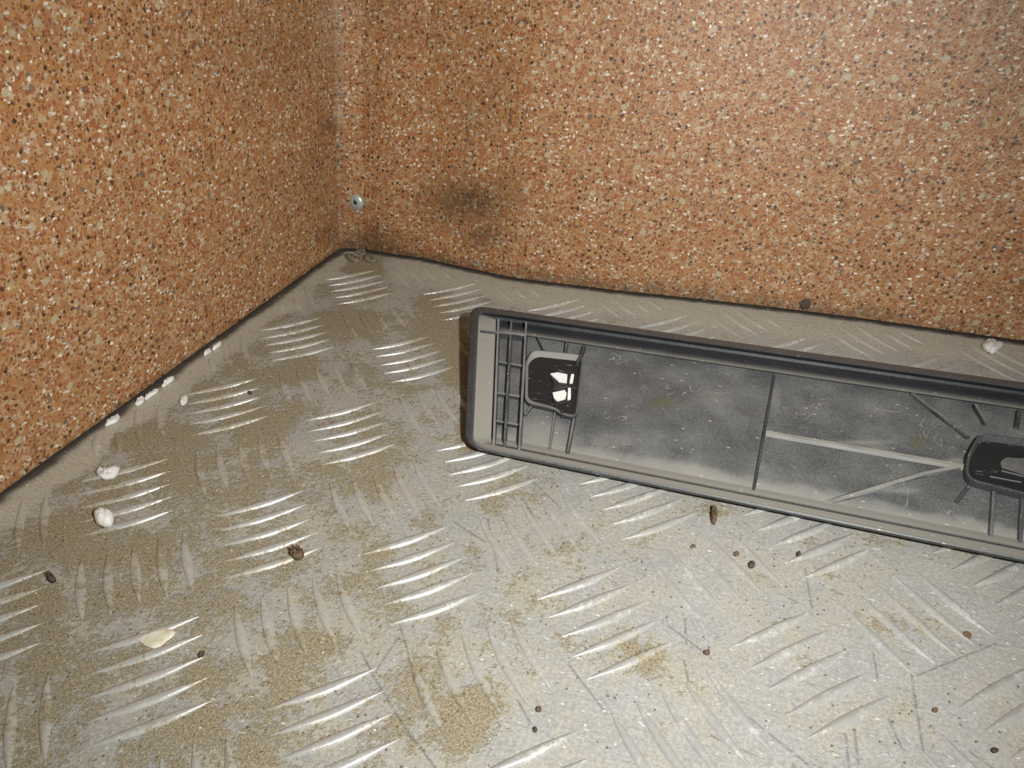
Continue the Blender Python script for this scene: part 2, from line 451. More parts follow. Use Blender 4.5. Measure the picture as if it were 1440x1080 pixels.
A_ADJ = {(0, 0): (1.6, -.2), (1, 0): (61.8, 1.5), (2, 0): (121, 1.5), (3, 0): (179, 1), (0, 1): (-.5, -61), (1, 1): (60.5, -60),
         (2, 2): (120.5, -122), (3, 2): (179.5, -123), (4, 2): (238.5, -121.5), (2, 3): (118.8, -180.4), (3, 3): (180, -180), (4, 3): (239.6, -179.7)}
rb = random.Random(5)
cands = []
for j in range(-2, 8):
    for i in range(-2, 10):
        for typ in (0, 1):
            if typ == 0:
                cx, cy = A_ADJ.get((i, j), (i * 60 + 0.5, -j * 60 - 0.3)); ang = math.radians(43.6); off = (5.25, -5.85)
            else:
                cx, cy = i * 60 + 30.5, -j * 60 - 30; ang = math.radians(-46.3); off = (6.05, 5.4)
            for k in range(-2, 3):
                x = (cx + off[0] * k + rb.uniform(-.3, .3)) / 1000; y = (cy + off[1] * k + rb.uniform(-.3, .3)) / 1000
                cands.append((x, y, ang + rb.uniform(-.012, .012)))
cands.sort(key=lambda c: (Vector((c[0], c[1], 0)) - CP).length)
TRIM_POLY = None
def bar_ok(x, y, ang):
    for s in (-1, 1):
        xx = x + s * 0.0155 * math.cos(ang); yy = y + s * 0.0155 * math.sin(ang)
        if not (wall_left_x(yy) + 0.001 < xx < X1 - 0.004 and Y0 + 0.004 < yy < wall_right_y(xx) - 0.0012): return False
    return True
for (x, y, ang) in cands:
    L = 0.031 + rb.uniform(-.0008, .0008); W = 0.0036; H = 0.00098
    if not bar_ok(x, y, ang):
        # the plate is sheared off at the wall: only whole bars are kept, plus shortened ones just inside it
        L *= 0.55
        done = False
        for s in (1, -1):
            x2 = x + s * 0.006 * math.cos(ang); y2 = y + s * 0.006 * math.sin(ang)
            e1 = (x2 + 0.0088 * math.cos(ang), y2 + 0.0088 * math.sin(ang)); e2 = (x2 - 0.0088 * math.cos(ang), y2 - 0.0088 * math.sin(ang))
            if all(wall_left_x(q[1]) + 0.002 < q[0] < X1 - 0.004 and Y0 + 0.004 < q[1] < wall_right_y(q[0]) - 0.002 for q in (e1, e2)):
                x, y = x2, y2; done = True; break
        if not done: continue
    u, v = px(Vector((x, y, 0)))
    # under the trim: stays real relief but joined
    hidden = (0.118 < x and -0.112 < y < -0.052 )
    inview = -40 < u < 1480 and -20 < v < 1120
    if inview and not hidden and nb_ < 296:
        acc = newacc(); bar_mesh(x, y, ang, L, W, H, acc)
        acc_obj('tread_bar', acc, floor); nb_ += 1
    else:
        bar_mesh(x, y, ang, L, W, H, rest)
o = acc_obj('tread_bars', rest, floor); o['kind'] = 'stuff'


# ------------------------------------------------------------------ walls (12 mm speckled boards standing on the plate)
HT = 0.30
def wall(name, foot, top_shift, outward, label, grime_gap_shade_fn, dust_fn, step=0.002, z0=0.0009):
    pts = []
    for a, b in zip(foot, foot[1:]):
        n = max(1, int((b - a).length / step))
        for k in range(n): pts.append(a.lerp(b, k / n))
    pts.append(foot[-1])
    vs = []; fs = []; uv = []; G = []; D = []
    zs = [z0 + (HT - z0) * (k / 130) ** 1.15 for k in range(131)]
    n = len(pts); s = 0.0; S = [0.0]
    for a, b in zip(pts, pts[1:]): s += (b - a).length; S.append(s)
    for r, z in enumerate(zs):
        for i, p in enumerate(pts):
            q = Vector((p.x, p.y, 0)) + top_shift * (z / 0.135)
            q.z = z
            vs.append(q); uv.append((S[i] * 1000, z * 1000))
            u, v = px(q)
            G.append(grime_gap_shade_fn(S[i], z, u, v)); D.append(dust_fn(S[i], z, u, v))
    for r in range(len(zs) - 1):
        for i in range(n - 1):
            a = r * n + i
            fs.append((a, a + 1, a + n + 1, a + n))
    # back face and edges
    b0 = len(vs)
    for z in (z0, HT):
        for p in (pts[0], pts[-1]):
            q = Vector((p.x, p.y, 0)) + top_shift * (z / 0.135) + outward; q.z = z
            vs.append(q); uv.append((0, z * 1000)); G.append(.8); D.append(0)
    N = len(zs)
    tl = (N - 1) * n; tr = tl + n - 1
    fs.append((b0 + 1, b0, b0 + 2, b0 + 3))
    fs.append(tuple(list(range(n)) [::-1] + [b0, b0 + 1]))
    fs.append(tuple(list(range(tl, tr + 1)) + [b0 + 3, b0 + 2]))
    fs.append(tuple([r * n for r in range(N)] + [b0 + 2, b0]))
    fs.append(tuple([r * n + n - 1 for r in range(N)][::-1] + [b0 + 1, b0 + 3]))
    o = mesh_obj(name, vs, fs, M_wall, None, False, {'grime_gap_shade': G, 'dust': D}, uv)
    return tag(o, label, None, None, 'structure')
ST_R = [(655, 285, 60, 34, 1.0), (700, 270, 45, 30, .5), (685, 332, 34, 22, .8), (630, 270, 25, 20, .6), (520, 340, 62, 24, .95), (500, 300, 26, 20, .35), (1132, 430, 26, 10, .5), (680, 140, 60, 90, .22),
        (1420, 60, 90, 120, .30), (600, 30, 120, 40, .2), (870, 405, 120, 16, .35)]  # broad weak entries just darken the upper wall
ST_L = [(462, 176, 14, 12, .9), (440, 250, 40, 60, .35), (380, 70, 120, 90, .28), (200, 60, 160, 60, .2), (470, 330, 22, 26, .55), (60, 40, 90, 60, .2)]  # wide faint ones just darken the upper left
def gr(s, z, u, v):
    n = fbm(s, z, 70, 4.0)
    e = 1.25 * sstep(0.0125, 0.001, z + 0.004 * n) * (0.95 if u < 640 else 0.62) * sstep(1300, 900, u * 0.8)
    e = max(e, 0.8 * sstep(0.0028, 0.0008, z + 0.0006 * n))  # thin dark line, gap shade painted on the board's lower edge
    e = max(e, 0.35 * sstep(0.006, 0.001, s))  # darker strip up the inner corner
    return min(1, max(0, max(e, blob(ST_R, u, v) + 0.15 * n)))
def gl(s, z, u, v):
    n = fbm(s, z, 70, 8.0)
    e = 0.55 * sstep(0.0035, 0.0008, z + 0.001 * n)  # gap shade painted as a thin dark line at the foot
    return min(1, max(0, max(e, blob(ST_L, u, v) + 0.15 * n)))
def dr_(s, z, u, v): return blob([(476, 30, 14, 60, .5), (480, 150, 8, 40, .4)], u, v)
def dl_(s, z, u, v): return blob([(462, 35, 10, 50, .6), (250, 480, 40, 6, .3)], u, v)
wl_a = Vector((WL[0].x, WL[0].y, 0)); wl_dir = (WL[1] - WL[0]).normalized()
foot_l = [wl_a, wl_a + wl_dir * 0.48]
wl = wall('wall_left', foot_l, Vector((0.008, 0.013, 0)), Vector((-0.012, 0, 0)), 'left wall of orange-brown speckled board', gl, dl_)
ext = (WR[-1] - WR[-3]).normalized()
foot_r = [Vector((p.x, p.y, 0)) for p in WR] + [Vector((X1, WR[-1].y + ext.y * 0.1, 0))]
wr = wall('wall_right', foot_r, Vector((0.008, 0.013, 0)), Vector((0, 0.014, 0)), 'right wall of orange-brown speckled board with a screw low in the corner', gr, dr_)
# dark caulk line running up the inner corner
def box_between(name, a, b, w, mat, parent=None):
    d = (b - a).normalized(); s = d.orthogonal().normalized() * w; t_ = d.cross(s).normalized() * w
    vs = [p + q for p in (a, b) for q in (s, t_, -s, -t_)]
    fs = [(0, 1, 5, 4), (1, 2, 6, 5), (2, 3, 7, 6), (3, 0, 4, 7), (3, 2, 1, 0), (4, 5, 6, 7)]
    return mesh_obj(name, vs, fs, mat, parent)

# ------------------------------------------------------------------ lumps, flakes, crumbs
def lump(name, mat, poly, zt, label, cat, group=None, z0=0.0, seed=0, dome=0.5, crumple=0.15):
    """an irregular flat-bottomed chip: traced outline, domed and crumpled top"""
    r = random.Random(seed)
    P_ = [at(*q, z0) for q in poly]
    c = sum(P_, Vector()) / len(P_)
    # smooth the outline once
    Q = []
    for i in range(len(P_)):
        a, b = P_[i], P_[(i + 1) % len(P_)]
        Q += [a.lerp(b, .25), a.lerp(b, .75)]
    n = len(Q); vs = []; fs = []
    rings = [(1.0, 0.0), (1.0, 0.45), (0.88, 0.8), (0.6, 1.0), (0.3, 1.0 )]
    for (s, h) in rings:
        for i, q in enumerate(Q):
            p = c + (q - c) * (s * (1 + r.uniform(-.03, .03)))
            hh = h * zt * (1 + (r.uniform(-crumple, crumple) * 2 if h > 0 else 0))
            vs.append((p.x, p.y, z0 + hh))
    for k in range(len(rings) - 1):
        for i in range(n):
            j = (i + 1) % n
            fs.append((k * n + i, k * n + j, (k + 1) * n + j, (k + 1) * n + i))
    vs.append((c.x, c.y, z0 + zt * (1 + r.uniform(-.1, .2)))); t_ = len(vs) - 1
    vs.append((c.x, c.y, z0)); b_ = len(vs) - 1
    L = (len(rings) - 1) * n
    for i in range(n):
        j = (i + 1) % n
        fs.append((L + i, L + j, t_)); fs.append((j, i, b_))
    o = mesh_obj(name, vs, fs, mat, None, False)
    o.data.polygons.foreach_set('use_smooth', [True] * len(o.data.polygons))
    recentre(o, (c.x, c.y, z0))
    return tag(o, label, cat, group)
T = 0.0001
lump('plaster_chip', M_white, [(135, 664), (144, 661), (152, 663), (160, 659), (171, 658), (168, 665), (163, 672), (155, 675), (147, 676), (138, 671)], .0021, 'white crumpled plaster lump near the left wall, upper of two stones', 'plaster chip', z0=T, seed=1, crumple=.25)
lump('pebble', M_white, [(134, 731), (137, 724), (146, 722), (156, 723), (162, 728), (161, 737), (155, 743), (146, 743), (137, 740)], .0040, 'round cream pebble sitting on a tread bar below the white plaster lump', 'pebble', z0=T, seed=2, crumple=.08)
lump('plaster_chip', M_white, [(253, 566), (255, 560), (260, 557), (265, 560), (264, 566), (259, 571), (254, 570)], .0015, 'small oval white chip on the floor near the left wall foot', 'plaster chip', z0=T, seed=3)
lump('plaster_chip', M_white, [(1379, 486), (1386, 480), (1396, 482), (1405, 483), (1410, 488), (1404, 494), (1396, 499), (1390, 496), (1382, 492)], .0026, 'white crumbly lump on the floor between trim and right wall', 'plaster chip', z0=T, seed=4, crumple=.25)
lump('paint_flake', M_cream, [(191, 893), (199, 888), (220, 886), (240, 885), (248, 889), (243, 896), (234, 903), (225, 911), (214, 913), (205, 909), (195, 902)], .0008, 'flat yellowish cream flake lying between two tread bars at lower left', 'flake', z0=T, seed=5, crumple=.05)
strips = [([(145, 598), (151, 592), (160, 586), (166, 583), (167, 588), (163, 593), (155, 596), (148, 600)], 'white sealant blob against the left wall foot, nearest the camera'),
          ([(187, 568), (193, 562), (200, 558), (202, 562), (198, 568), (190, 571)], 'short white sealant crumb at the wall foot, low end of the long run'),
          ([(201, 560), (209, 554), (218, 549), (222, 547), (220, 552), (212, 557), (203, 563)], 'long thin white sealant strip at the left wall foot, middle of the run'),
          ([(225, 543), (233, 536), (244, 528), (243, 534), (236, 539), (227, 545)], 'pointed white sealant strip at the left wall foot, upper end of the run'),
          ([(284, 499), (288, 494), (294, 491), (296, 494), (290, 498), (286, 501)], 'tiny white sealant crumb further up the left wall foot, lower of the far pair'),
          ([(296, 491), (302, 486), (309, 480), (310, 484), (304, 489), (298, 493)], 'tiny white sealant crumb furthest up the left wall foot')]
for k, (poly, lab) in enumerate(strips):
    poly = [(u + 2, v + 1) for u, v in poly]
    lump('sealant_strip', M_white, poly, .0016, lab, 'sealant', 'white sealant bits along the left wall foot', z0=T, seed=20 + k, crumple=.2)
lump('dirt_clump', M_brown, [(408, 783), (410, 778), (416, 777), (424, 776), (429, 778), (427, 784), (421, 788), (413, 788)], .0026, 'brown earth clump on the tip of a tread bar at centre left', 'dirt clump', z0=T, seed=40, crumple=.4)
lump('stone_crumb', M_dark, [(66, 815), (70, 809), (76, 811), (80, 816), (77, 820), (70, 820)], .0024, 'dark grey stone crumb near the left edge of the plate', 'crumb', z0=T, seed=41, crumple=.3)
lump('bark_splinter', M_brown, [(999, 722), (1000, 716), (1006, 715), (1009, 722), (1008, 730), (1006, 738), (1001, 738), (999, 732)], .0022, 'elongated dark brown bark splinter just below the black trim', 'splinter', z0=T, seed=42, crumple=.3)
lump('dark_crumb', M_dark, [(1052, 796), (1055, 791), (1060, 792), (1062, 796), (1058, 800), (1053, 799)], 0.0014, 'round dark crumb on a tread bar right of centre, below the splinter', 'crumb', z0=T, seed=43, crumple=.2)
lump('dark_crumb', M_dark, [(1119, 781), (1122, 777), (1126, 779), (1125, 783), (1121, 784)], 0.0013, 'small dark crumb right of the round one, at a bar tip', 'crumb', z0=T, seed=44, crumple=.2)
lump('dark_crumb', M_brown, [(1031, 780), (1035, 776), (1040, 778), (1039, 782), (1033, 783)], 0.0008, 'small olive brown crumb just up left of the round dark one', 'crumb', z0=T, seed=45, crumple=.2)
lump('dark_crumb', M_brown, [(970, 769), (974, 766), (979, 768), (977, 771), (972, 772)], 0.0007, 'tiny brown crumb left of the olive one under the trim', 'crumb', z0=T, seed=46, crumple=.2)
lump('seed_husk', M_dark, [(279, 925), (282, 920), (287, 916), (289, 918), (286, 923), (281, 927)], .0012, 'dark narrow seed husk right of the cream flake', 'seed', z0=T, seed=47, crumple=.1)
lump('rust_flake', M_brown, [(1352, 893), (1356, 888), (1363, 889), (1367, 894), (1364, 899), (1357, 897)], .0007, 'reddish brown rust flake between bars at the lower right', 'flake', z0=T, seed=48, crumple=.1)
lump('dark_crumb', M_brown, [(988, 919), (991, 915), (997, 915), (999, 920), (994, 922)], 0.0010, 'brown crumb on the grey plate, bottom centre right', 'crumb', z0=T, seed=49, crumple=.2)
lump('dark_crumb', M_dark, [(1392, 1056), (1395, 1052), (1402, 1053), (1404, 1058), (1397, 1060)], 0.0010, 'dark crumb near the lower right corner of the plate', 'crumb', z0=T, seed=50, crumple=.2)
lump('dark_crumb', M_brown, [(1310, 999), (1314, 996), (1319, 998), (1318, 1002), (1312, 1002)], 0.0008, 'brown crumb up left of the lower right corner crumb', 'crumb', z0=T, seed=51, crumple=.2)
lump('dark_crumb', M_brown, [(753, 998), (757, 994), (762, 996), (761, 1001), (755, 1002)], 0.0010, 'brown crumb at bottom centre, upper left of two', 'crumb', z0=T, seed=52, crumple=.2)
lump('dark_crumb', M_dark, [(749, 1027), (752, 1023), (756, 1025), (755, 1030), (750, 1030)], 0.0009, 'dark crumb at bottom centre, lower of two', 'crumb', z0=T, seed=53, crumple=.2)
lump('dark_crumb', M_dark, [(347, 553), (351, 550), (356, 553), (353, 556)], 0.0008, 'small dark crumb beside tread bars near the left wall', 'crumb', z0=T, seed=54, crumple=.2)
# dried mud flakes curled up in the corner
for k, (poly, lab) in enumerate([([(484, 361), (492, 358), (500, 363), (508, 366), (503, 370), (492, 368)], 'dark curled dry mud flake in the room corner, nearest'),
                                 ([(497, 354), (507, 352), (516, 356), (513, 360), (503, 358)], 'pale grey dry mud flake in the room corner, furthest back'),
                                 ([(508, 364), (517, 361), (527, 364), (531, 369), (520, 370)], 'grey brown dry mud flake right of the corner')]):
    lump('mud_flake', M_tanf, poly, .0018, lab, 'mud flake', 'dry mud flakes in the corner', z0=T, seed=60 + k, crumple=.5)

# grit scattered over the dirty plate: nobody could count it
vs = []; fs = []
rg = random.Random(11); cnt = 0
while cnt < 5200:
    x = rg.uniform(-0.045, 0.33); y = rg.uniform(-0.29, 0.05)
    u, v = px(Vector((x, y, 0)))
    if not (-20 < u < 1460 and v < 1100): continue
    if x < wall_left_x(y) + 0.002 or y > wall_right_y(x) - 0.002: continue
    d = surf(x, y)[0]
    if rg.random() > d ** 1.7 * 1.1 + 0.02: continue
    r = 0.00016 + 0.00035 * rg.random() ** 3.5
    o0 = len(vs)
    for q in ((1, 0, .4), (-.3, .9, .4), (-.6, -.8, .4)):
        vs.append((x + r * q[0] * rg.uniform(.7, 1.3), y + r * q[1] * rg.uniform(.7, 1.3), 0.0))
    vs.append((x + r * .2, y, r * rg.uniform(.9, 1.5)))
    fs += [(o0, o0 + 1, o0 + 3), (o0 + 1, o0 + 2, o0 + 3), (o0 + 2, o0, o0 + 3)]
    cnt += 1
g = mesh_obj('grit', vs, fs, M_grit, None)
tag(g, 'fine brown grit scattered over the dirty tread plate', 'grit', None, 'stuff')

# ------------------------------------------------------------------ screw in the right wall
def wall_pt(u, v):
    n = Vector((0, -1, 0.013 / 0.135)).normalized()
    y0 = wall_right_y(-0.02)
    return on_plane(u, v, Vector((0, y0, 0)), n), n
sp, sn = wall_pt(501, 284)
screw = empty('screw', sp)
tag(screw, 'zinc plated pan head screw low in the right wall beside the corner', 'screw')
sx = Vector((1, 0, 0)); sy = sn.cross(sx).normalized()
def lathe(prof, seg, c, nx_, ax, ay):
    vs = []; fs = []
    for (r, h) in prof:
        for k in range(seg):
            a = 2 * math.pi * k / seg
            vs.append(c + ax * (r * math.cos(a)) + ay * (r * math.sin(a)) + nx_ * h)
    for i in range(len(prof) - 1):
        for k in range(seg):
            j = (k + 1) % seg
            fs.append((i * seg + k, i * seg + j, (i + 1) * seg + j, (i + 1) * seg + k))
    return vs, fs
R_ = 0.0049
prof = [(R_, -0.0003), (R_, 0.0005), (R_ * .94, 0.0010), (R_ * .78, 0.0015), (R_ * .6, 0.0019), (R_ * .45, 0.0021), (R_ * .22, 0.0022), (R_ * .20, 0.0014), (0.00002, 0.0009)]
vs, fs = lathe(prof, 28, sp, sn, sx, sy)
mesh_obj('head', vs, fs, M_zinc, screw, True)
# cross recess
vs = []; fs = []
for a in (0.35, 0.35 + math.pi / 2):
    d = sx * math.cos(a) + sy * math.sin(a); e = sn.cross(d)
    o0 = len(vs)
    for hh in (0.00125, 0.00228):
        for (p, q) in ((-1, -1), (1, -1), (1, 1), (-1, 1)):
            vs.append(sp + d * p * R_ * .30 + e * q * R_ * .06 + sn * hh)
    for f in ((0, 1, 2, 3), (4, 5, 6, 7), (0, 1, 5, 4), (1, 2, 6, 5), (2, 3, 7, 6), (3, 0, 4, 7)): fs.append(tuple(o0 + k for k in f))
tag(mesh_obj('cross_recess', vs, fs, M_hole, screw), 'dark cross-shaped drive recess')
# tar blob on the wall foot at right
bp = on_plane(1132, 427, Vector((0, wall_right_y(0.24), 0)), Vector((0, -1, 0.096)).normalized())
bn = Vector((0, -1, 0.096)).normalized(); bx = Vector((1, 0, 0)); by = bn.cross(bx)
prof = [(0.0031, -0.0004), (0.0031, 0.0004), (0.0026, 0.0010), (0.0015, 0.0014), (0.00002, 0.0015)]
vs, fs = lathe(prof, 14, bp, bn, bx, by)
rr = random.Random(3); fac = [rr.uniform(.78, 1.15) for _ in range(14)]
vs = [bp + (v - bp) * fac[i % 14] for i, v in enumerate(vs)]
tb = mesh_obj('tar_blob', vs, fs, M_dark, None, True); recentre(tb, bp)
tag(tb, 'small round dark tar blob stuck low on the right wall above the trim', 'tar blob')

# ------------------------------------------------------------------ the black plastic trim
ZB, ZT = 0.0062, 0.0185
P0 = at(688, 636, ZB); P1 = at(1440, 790, ZB); Q0 = at(698, 434, ZT)
AU = (P1 - P0).normalized()
AN = AU.cross(Q0 - P0).normalized()
AV = AN.cross(AU).normalized()
def tl(u, v, wv=0.0):                 # pixel -> trim (a, b) at height wv over the rim plane
    p = on_plane(u, v, P0 + AN * wv, AN) - P0
    return p.dot(AU), p.dot(AV)
def tw(a, b, wv): return P0 + AU * a + AV * b + AN * wv
def line(q1, q2, wv):
    a, b = tl(*q1, wv), tl(*q2, wv)
    return a, (b[0] - a[0], b[1] - a[1])
def inter(l1, l2):
    (x1, y1), (dx, dy) = l1; (x2, y2), (ex, ey) = l2
    den = dx * ey - dy * ex
    t_ = ((x2 - x1) * ey - (y2 - y1) * ex) / den
    return (x1 + dx * t_, y1 + dy * t_)
A_END = 0.36
root = empty('plastic_trim', Vector((P0.x, P0.y, 0)))
tag(root, 'long dusty black plastic sill trim lying hollow side up on the tread plate', 'car trim')
OUT_L = line((661, 455), (654, 620), 0.0)
OUT_LA = None
def ring(near, far, left, ws, rad):
    """near/far/left: two pixels each; ws: heights (near, far, left); rad: corner radius"""
    wn, wf, wl_ = ws
    ln, lf, ll = line(*near, wn), line(*far, wf), line(*left, wl_)
    global OUT_LA
    if OUT_LA is None: OUT_LA = ll
    inset = ll[0][0] - (OUT_LA[0][0] + (ll[0][1] - OUT_LA[0][1]) * OUT_LA[1][0] / OUT_LA[1][1])
    lr = ((OUT_LA[0][0] + A_END - inset, OUT_LA[0][1]), OUT_LA[1])
    C = [inter(ln, ll), inter(ln, lr), inter(lf, lr), inter(lf, ll)]     # NL, NR, FR, FL
    wc = [(wn, wl_), (wl_, wn), (wf, wl_), (wl_, wf)]
    out = []
    for k in range(4):
        c = Vector(C[k]); pv = Vector(C[k - 1]); nx_ = Vector(C[(k + 1) % 4])
        d1 = (pv - c).normalized(); d2 = (nx_ - c).normalized()
        r = rad
        n = 8
        wi, wo = [(wl_, wn), (wn, wl_), (wl_, wf), (wf, wl_)][k]
        for i in range(n + 1):
            s = i / n
            p = c + d1 * r * (1 - s) ** 2 + d2 * r * s ** 2
            side = [('l', 'n'), ('n', 'r'), ('r', 'f'), ('f', 'l')][k]
            out.append((p.x, p.y, wi * (1 - s) + wo * s, side, s))
        # straight run subdivision
        kn = 30 if k in (0, 2) else 8
        e = nx_ - d2 * 0.0
        a_ = c + d2 * r; b_ = nx_ - d2 * r
        for i in range(1, kn):
            p = a_.lerp(b_, i / kn)
            out.append((p.x, p.y, wo, (['n', 'r', 'f', 'l'][k],) * 2, 0))
    return out
# near px pairs, far px pairs, left px pairs, heights, radius, dust near/far/left
RD = [
 (((688, 636), (1440, 790)), ((698, 434), (1440, 538)), ((661, 455), (654, 620)), (-.0016, -.0016, -.0016), .0085, (.12, .15, .12)),
 (((688, 634.5), (1440, 788)), ((698, 436), (1440, 540)), ((663, 455), (656, 620)), (-.0004, -.0004, -.0004), .008, (.12, .2, .14)),
 (((692, 632), (1440, 785)), ((698, 441), (1440, 547)), ((669, 458), (662, 618)), (0, 0, 0), .0065, (.4, .2, .14)),
 (((692, 631), (1440, 784)), ((698, 443), (1440, 549)), ((672, 460), (665, 616)), (-.0006, -.0012, -.0012), .0055, (.75, .10, .2)),
 (((692, 626), (1440, 775)), ((698, 446), (1440, 552)), ((673, 461), (666, 615)), (-.0010, -.0060, -.0026), .005, (.74, .0, .80)),  # no dust in far groove, its deep shade put into the colour
 (((692, 624.7), (1440, 773.6)), ((698, 452), (1440, 562)), ((696, 464), (690, 612)), (-.0024, -.0064, -.0026), .004, (.10, .03, .82)),  # dust cut in near crease to paint its dark shade line
 (((692, 621), (1440, 769)), ((698, 459), (1440, 567)), ((697, 464), (691, 612)), (-.0026, -.0024, -.0030), .003, (.72, .14, .5)),
 (((692, 617), (1440, 764)), ((698, 465), (1440, 575)), ((698, 464), (692, 612)), (-.0042, -.0020, -.0048), .002, (.7, .55, .45)),
 (((692, 614), (1440, 760)), ((698, 467), (1440, 577)), ((699, 464), (693, 612)), (-.0048, -.0048, -.0048), .0012, (.66, .4, .5)),
]
rings = []
for near, far, left, ws, rad, du in RD:
    rings.append((ring(near, far, left, ws, rad), du))
N = len(rings[0][0]); vs = []; fs = []; DU = []
def dval(du, sd, s):
    m = {'n': du[0], 'f': du[1], 'l': du[2], 'r': du[2]}
    return m[sd[0]] * (1 - s) + m[sd[1]] * s
# skirt foot just above the tread bars, slightly flared
for (a, b, wv, sd, s) in rings[0][0]:
    p = tw(a, b, wv); c = tw(A_END / 2, 0.04, 0)
    pin = tw(a + (A_END / 2 - a) * 0.0, b, wv)
    cd = Vector(((0.004 if a < 0.05 else (-0.004 if a > A_END - 0.05 else 0)), (0.0035 if b < 0.02 else (-0.006 if b > 0.06 else 0)), 0))
    vs.append(Vector((p.x, p.y, 0.0014)) + cd); DU.append(.05)
for rg_, du in rings:
    for (a, b, wv, sd, s) in rg_:
        vs.append(tw(a, b, wv)); DU.append(dval(du, sd, s))
for k in range(len(rings)):
    for i in range(N):
        j = (i + 1) % N
        fs.append((k * N + i, k * N + j, (k + 1) * N + j, (k + 1) * N + i))
fs.append(tuple(range(N))[::-1])
rim = mesh_obj('rim', vs, fs, M_pl, root, True, {'dust': DU})
for p_ in rim.data.polygons: p_.use_smooth = True
mod = rim.modifiers.new('edge', 'EDGE_SPLIT'); mod.split_angle = math.radians(38)
# panel (the hollow's floor)
near, far, left, ws, rad, du = RD[-1]
ll = line(*left, -.0048); ln = line(*near, -.0048); lf = line(*far, -.0048)
inset = ll[0][0] - (OUT_LA[0][0] + (ll[0][1] - OUT_LA[0][1]) * OUT_LA[1][0] / OUT_LA[1][1])
lr = ((OUT_LA[0][0] + A_END - inset, OUT_LA[0][1]), OUT_LA[1])
c00, c10, c11, c01 = [Vector(q) for q in (inter(ln, ll), inter(ln, lr), inter(lf, lr), inter(lf, ll))]
PD = [(760, 620, 90, 50, .62), (700, 540, 26, 120, .45), (1090, 560, 20, 80, .42), (1210, 570, 160, 40, .40), (1200, 622, 120, 6, .5),
      (860, 620, 60, 40, .45), (1260, 690, 70, 9, .5), (1340, 650, 30, 12, .55)]
PN = [(850, 560, 50, 38, .20), (1120, 660, 60, 22, .08), (960, 590, 90, 30, .06)]
vs = []; fs = []; DU = []; OL = []
NA, NB = 240, 60
for j in range(NB + 1):
    for i in range(NA + 1):
        p = c00.lerp(c10, i / NA).lerp(c01.lerp(c11, i / NA), j / NB)
        q = tw(p.x, p.y, -.0048 - .00001)
        u, v = px(q)
        d = max(.31, blob(PD, u, v)) - blob(PN, u, v)
        d = max(d, .60 * (1 - sstep(0, 4, j)) + .33 * sstep(0, 4, j))
        eb = 0.20 + 0.10 * fbm(q.x, 0, 30, 5) + 0.05 * fbm(q.x, q.y, 200, 6)
        d = max(d, .64 * (1 - sstep(0.0, eb, j / NB)))
        OL.append(blob([(932, 567, 24, 6, 1.1), (1289, 622, 8, 9, 1.2)], u, v))
        vs.append(q); DU.append(max(0.05, d + 0.10 * fbm(q.x, q.y, 70, 2)))
for j in range(NB):
    for i in range(NA):
        a = j * (NA + 1) + i
        fs.append((a, a + 1, a + NA + 2, a + NA + 1))
mesh_obj('panel', vs, fs, M_pl, root, True, {'dust': DU, 'olive': OL})

W_F = -.0049
def rib(q1, q2, top=-0.0027, thick=.0011, top_px=True, dust=.62, top2=None, taper=1.5, dside=.15, name='rib'):
    """a thin upstanding web; q1, q2 are where its crest shows"""
    t2 = top if top2 is None else top2
    a = Vector(tl(*q1, top)); b = Vector(tl(*q2, t2))
    d = (b - a).normalized(); s = Vector((-d.y, d.x)) * thick / 2
    n = max(1, int((b - a).length / .006))
    vs = []; fs = []; DU = []
    for i in range(n + 1):
        c = a.lerp(b, i / n); tt = top + (t2 - top) * i / n
        for (k, h, du) in ((taper, W_F, dside), (1.05, tt - .0003, dside), (.75, tt, dust), (-.75, tt, dust), (-1.05, tt - .0003, dside), (-taper, W_F, dside)):  # low side dust paints shade onto the web flanks
            p = c + s * k
            vs.append(tw(p.x, p.y, h)); DU.append(max(0, du + rb.uniform(-.12, .12)))
    for i in range(n):
        for k in range(5):
            o0 = i * 6 + k
            fs.append((o0, o0 + 1, o0 + 7, o0 + 6))
    fs.append((0, 1, 2, 3, 4, 5)); e = n * 6
    fs.append((e + 5, e + 4, e + 3, e + 2, e + 1, e))
    return mesh_obj(name, vs, fs, M_pl, root, False, {'dust': DU})
# cross webs at the left end
rib((701, 448), (694, 629), top=-0.0015, dust=0.53, dside=.08)
rib((719, 450), (709, 631), top=-0.0021, dust=0.30, dside=.08)
rib((740, 452), (730, 634), top=-0.0018, dust=0.45, dside=.08)
rib((676, 464), (740, 471), top=-0.0016, dust=0.535, dside=.08)
rib((700, 508), (735, 514), top=-0.0032, dust=0.53, dside=.08)
rib((699, 552), (731, 557), top=-0.0032, dust=0.53, dside=.08)
rib((696, 591), (729, 597), top=-0.0034, dust=0.53, dside=.08)
rib((692, 620), (728, 627), top=-0.0030, dust=0.53, dside=.08)
rib((822, 486), (812, 510), top=-0.0027, dust=0.22, dside=.08)
rib((807, 588), (798, 636), top=-0.0033, dust=0.38, dside=.08)
rib((781, 575), (773, 630), top=-0.0040, thick=.0007, dust=0.53, dside=.08)
rib((757, 474), (765, 491), top=-0.0027, dust=0.30, dside=.08)
rib((797, 479), (795, 495), top=-0.0030, dust=0.30, dside=.08)
rib((747, 571), (738, 583), top=-0.0038, thick=.0008, dust=0.45, dside=.08)
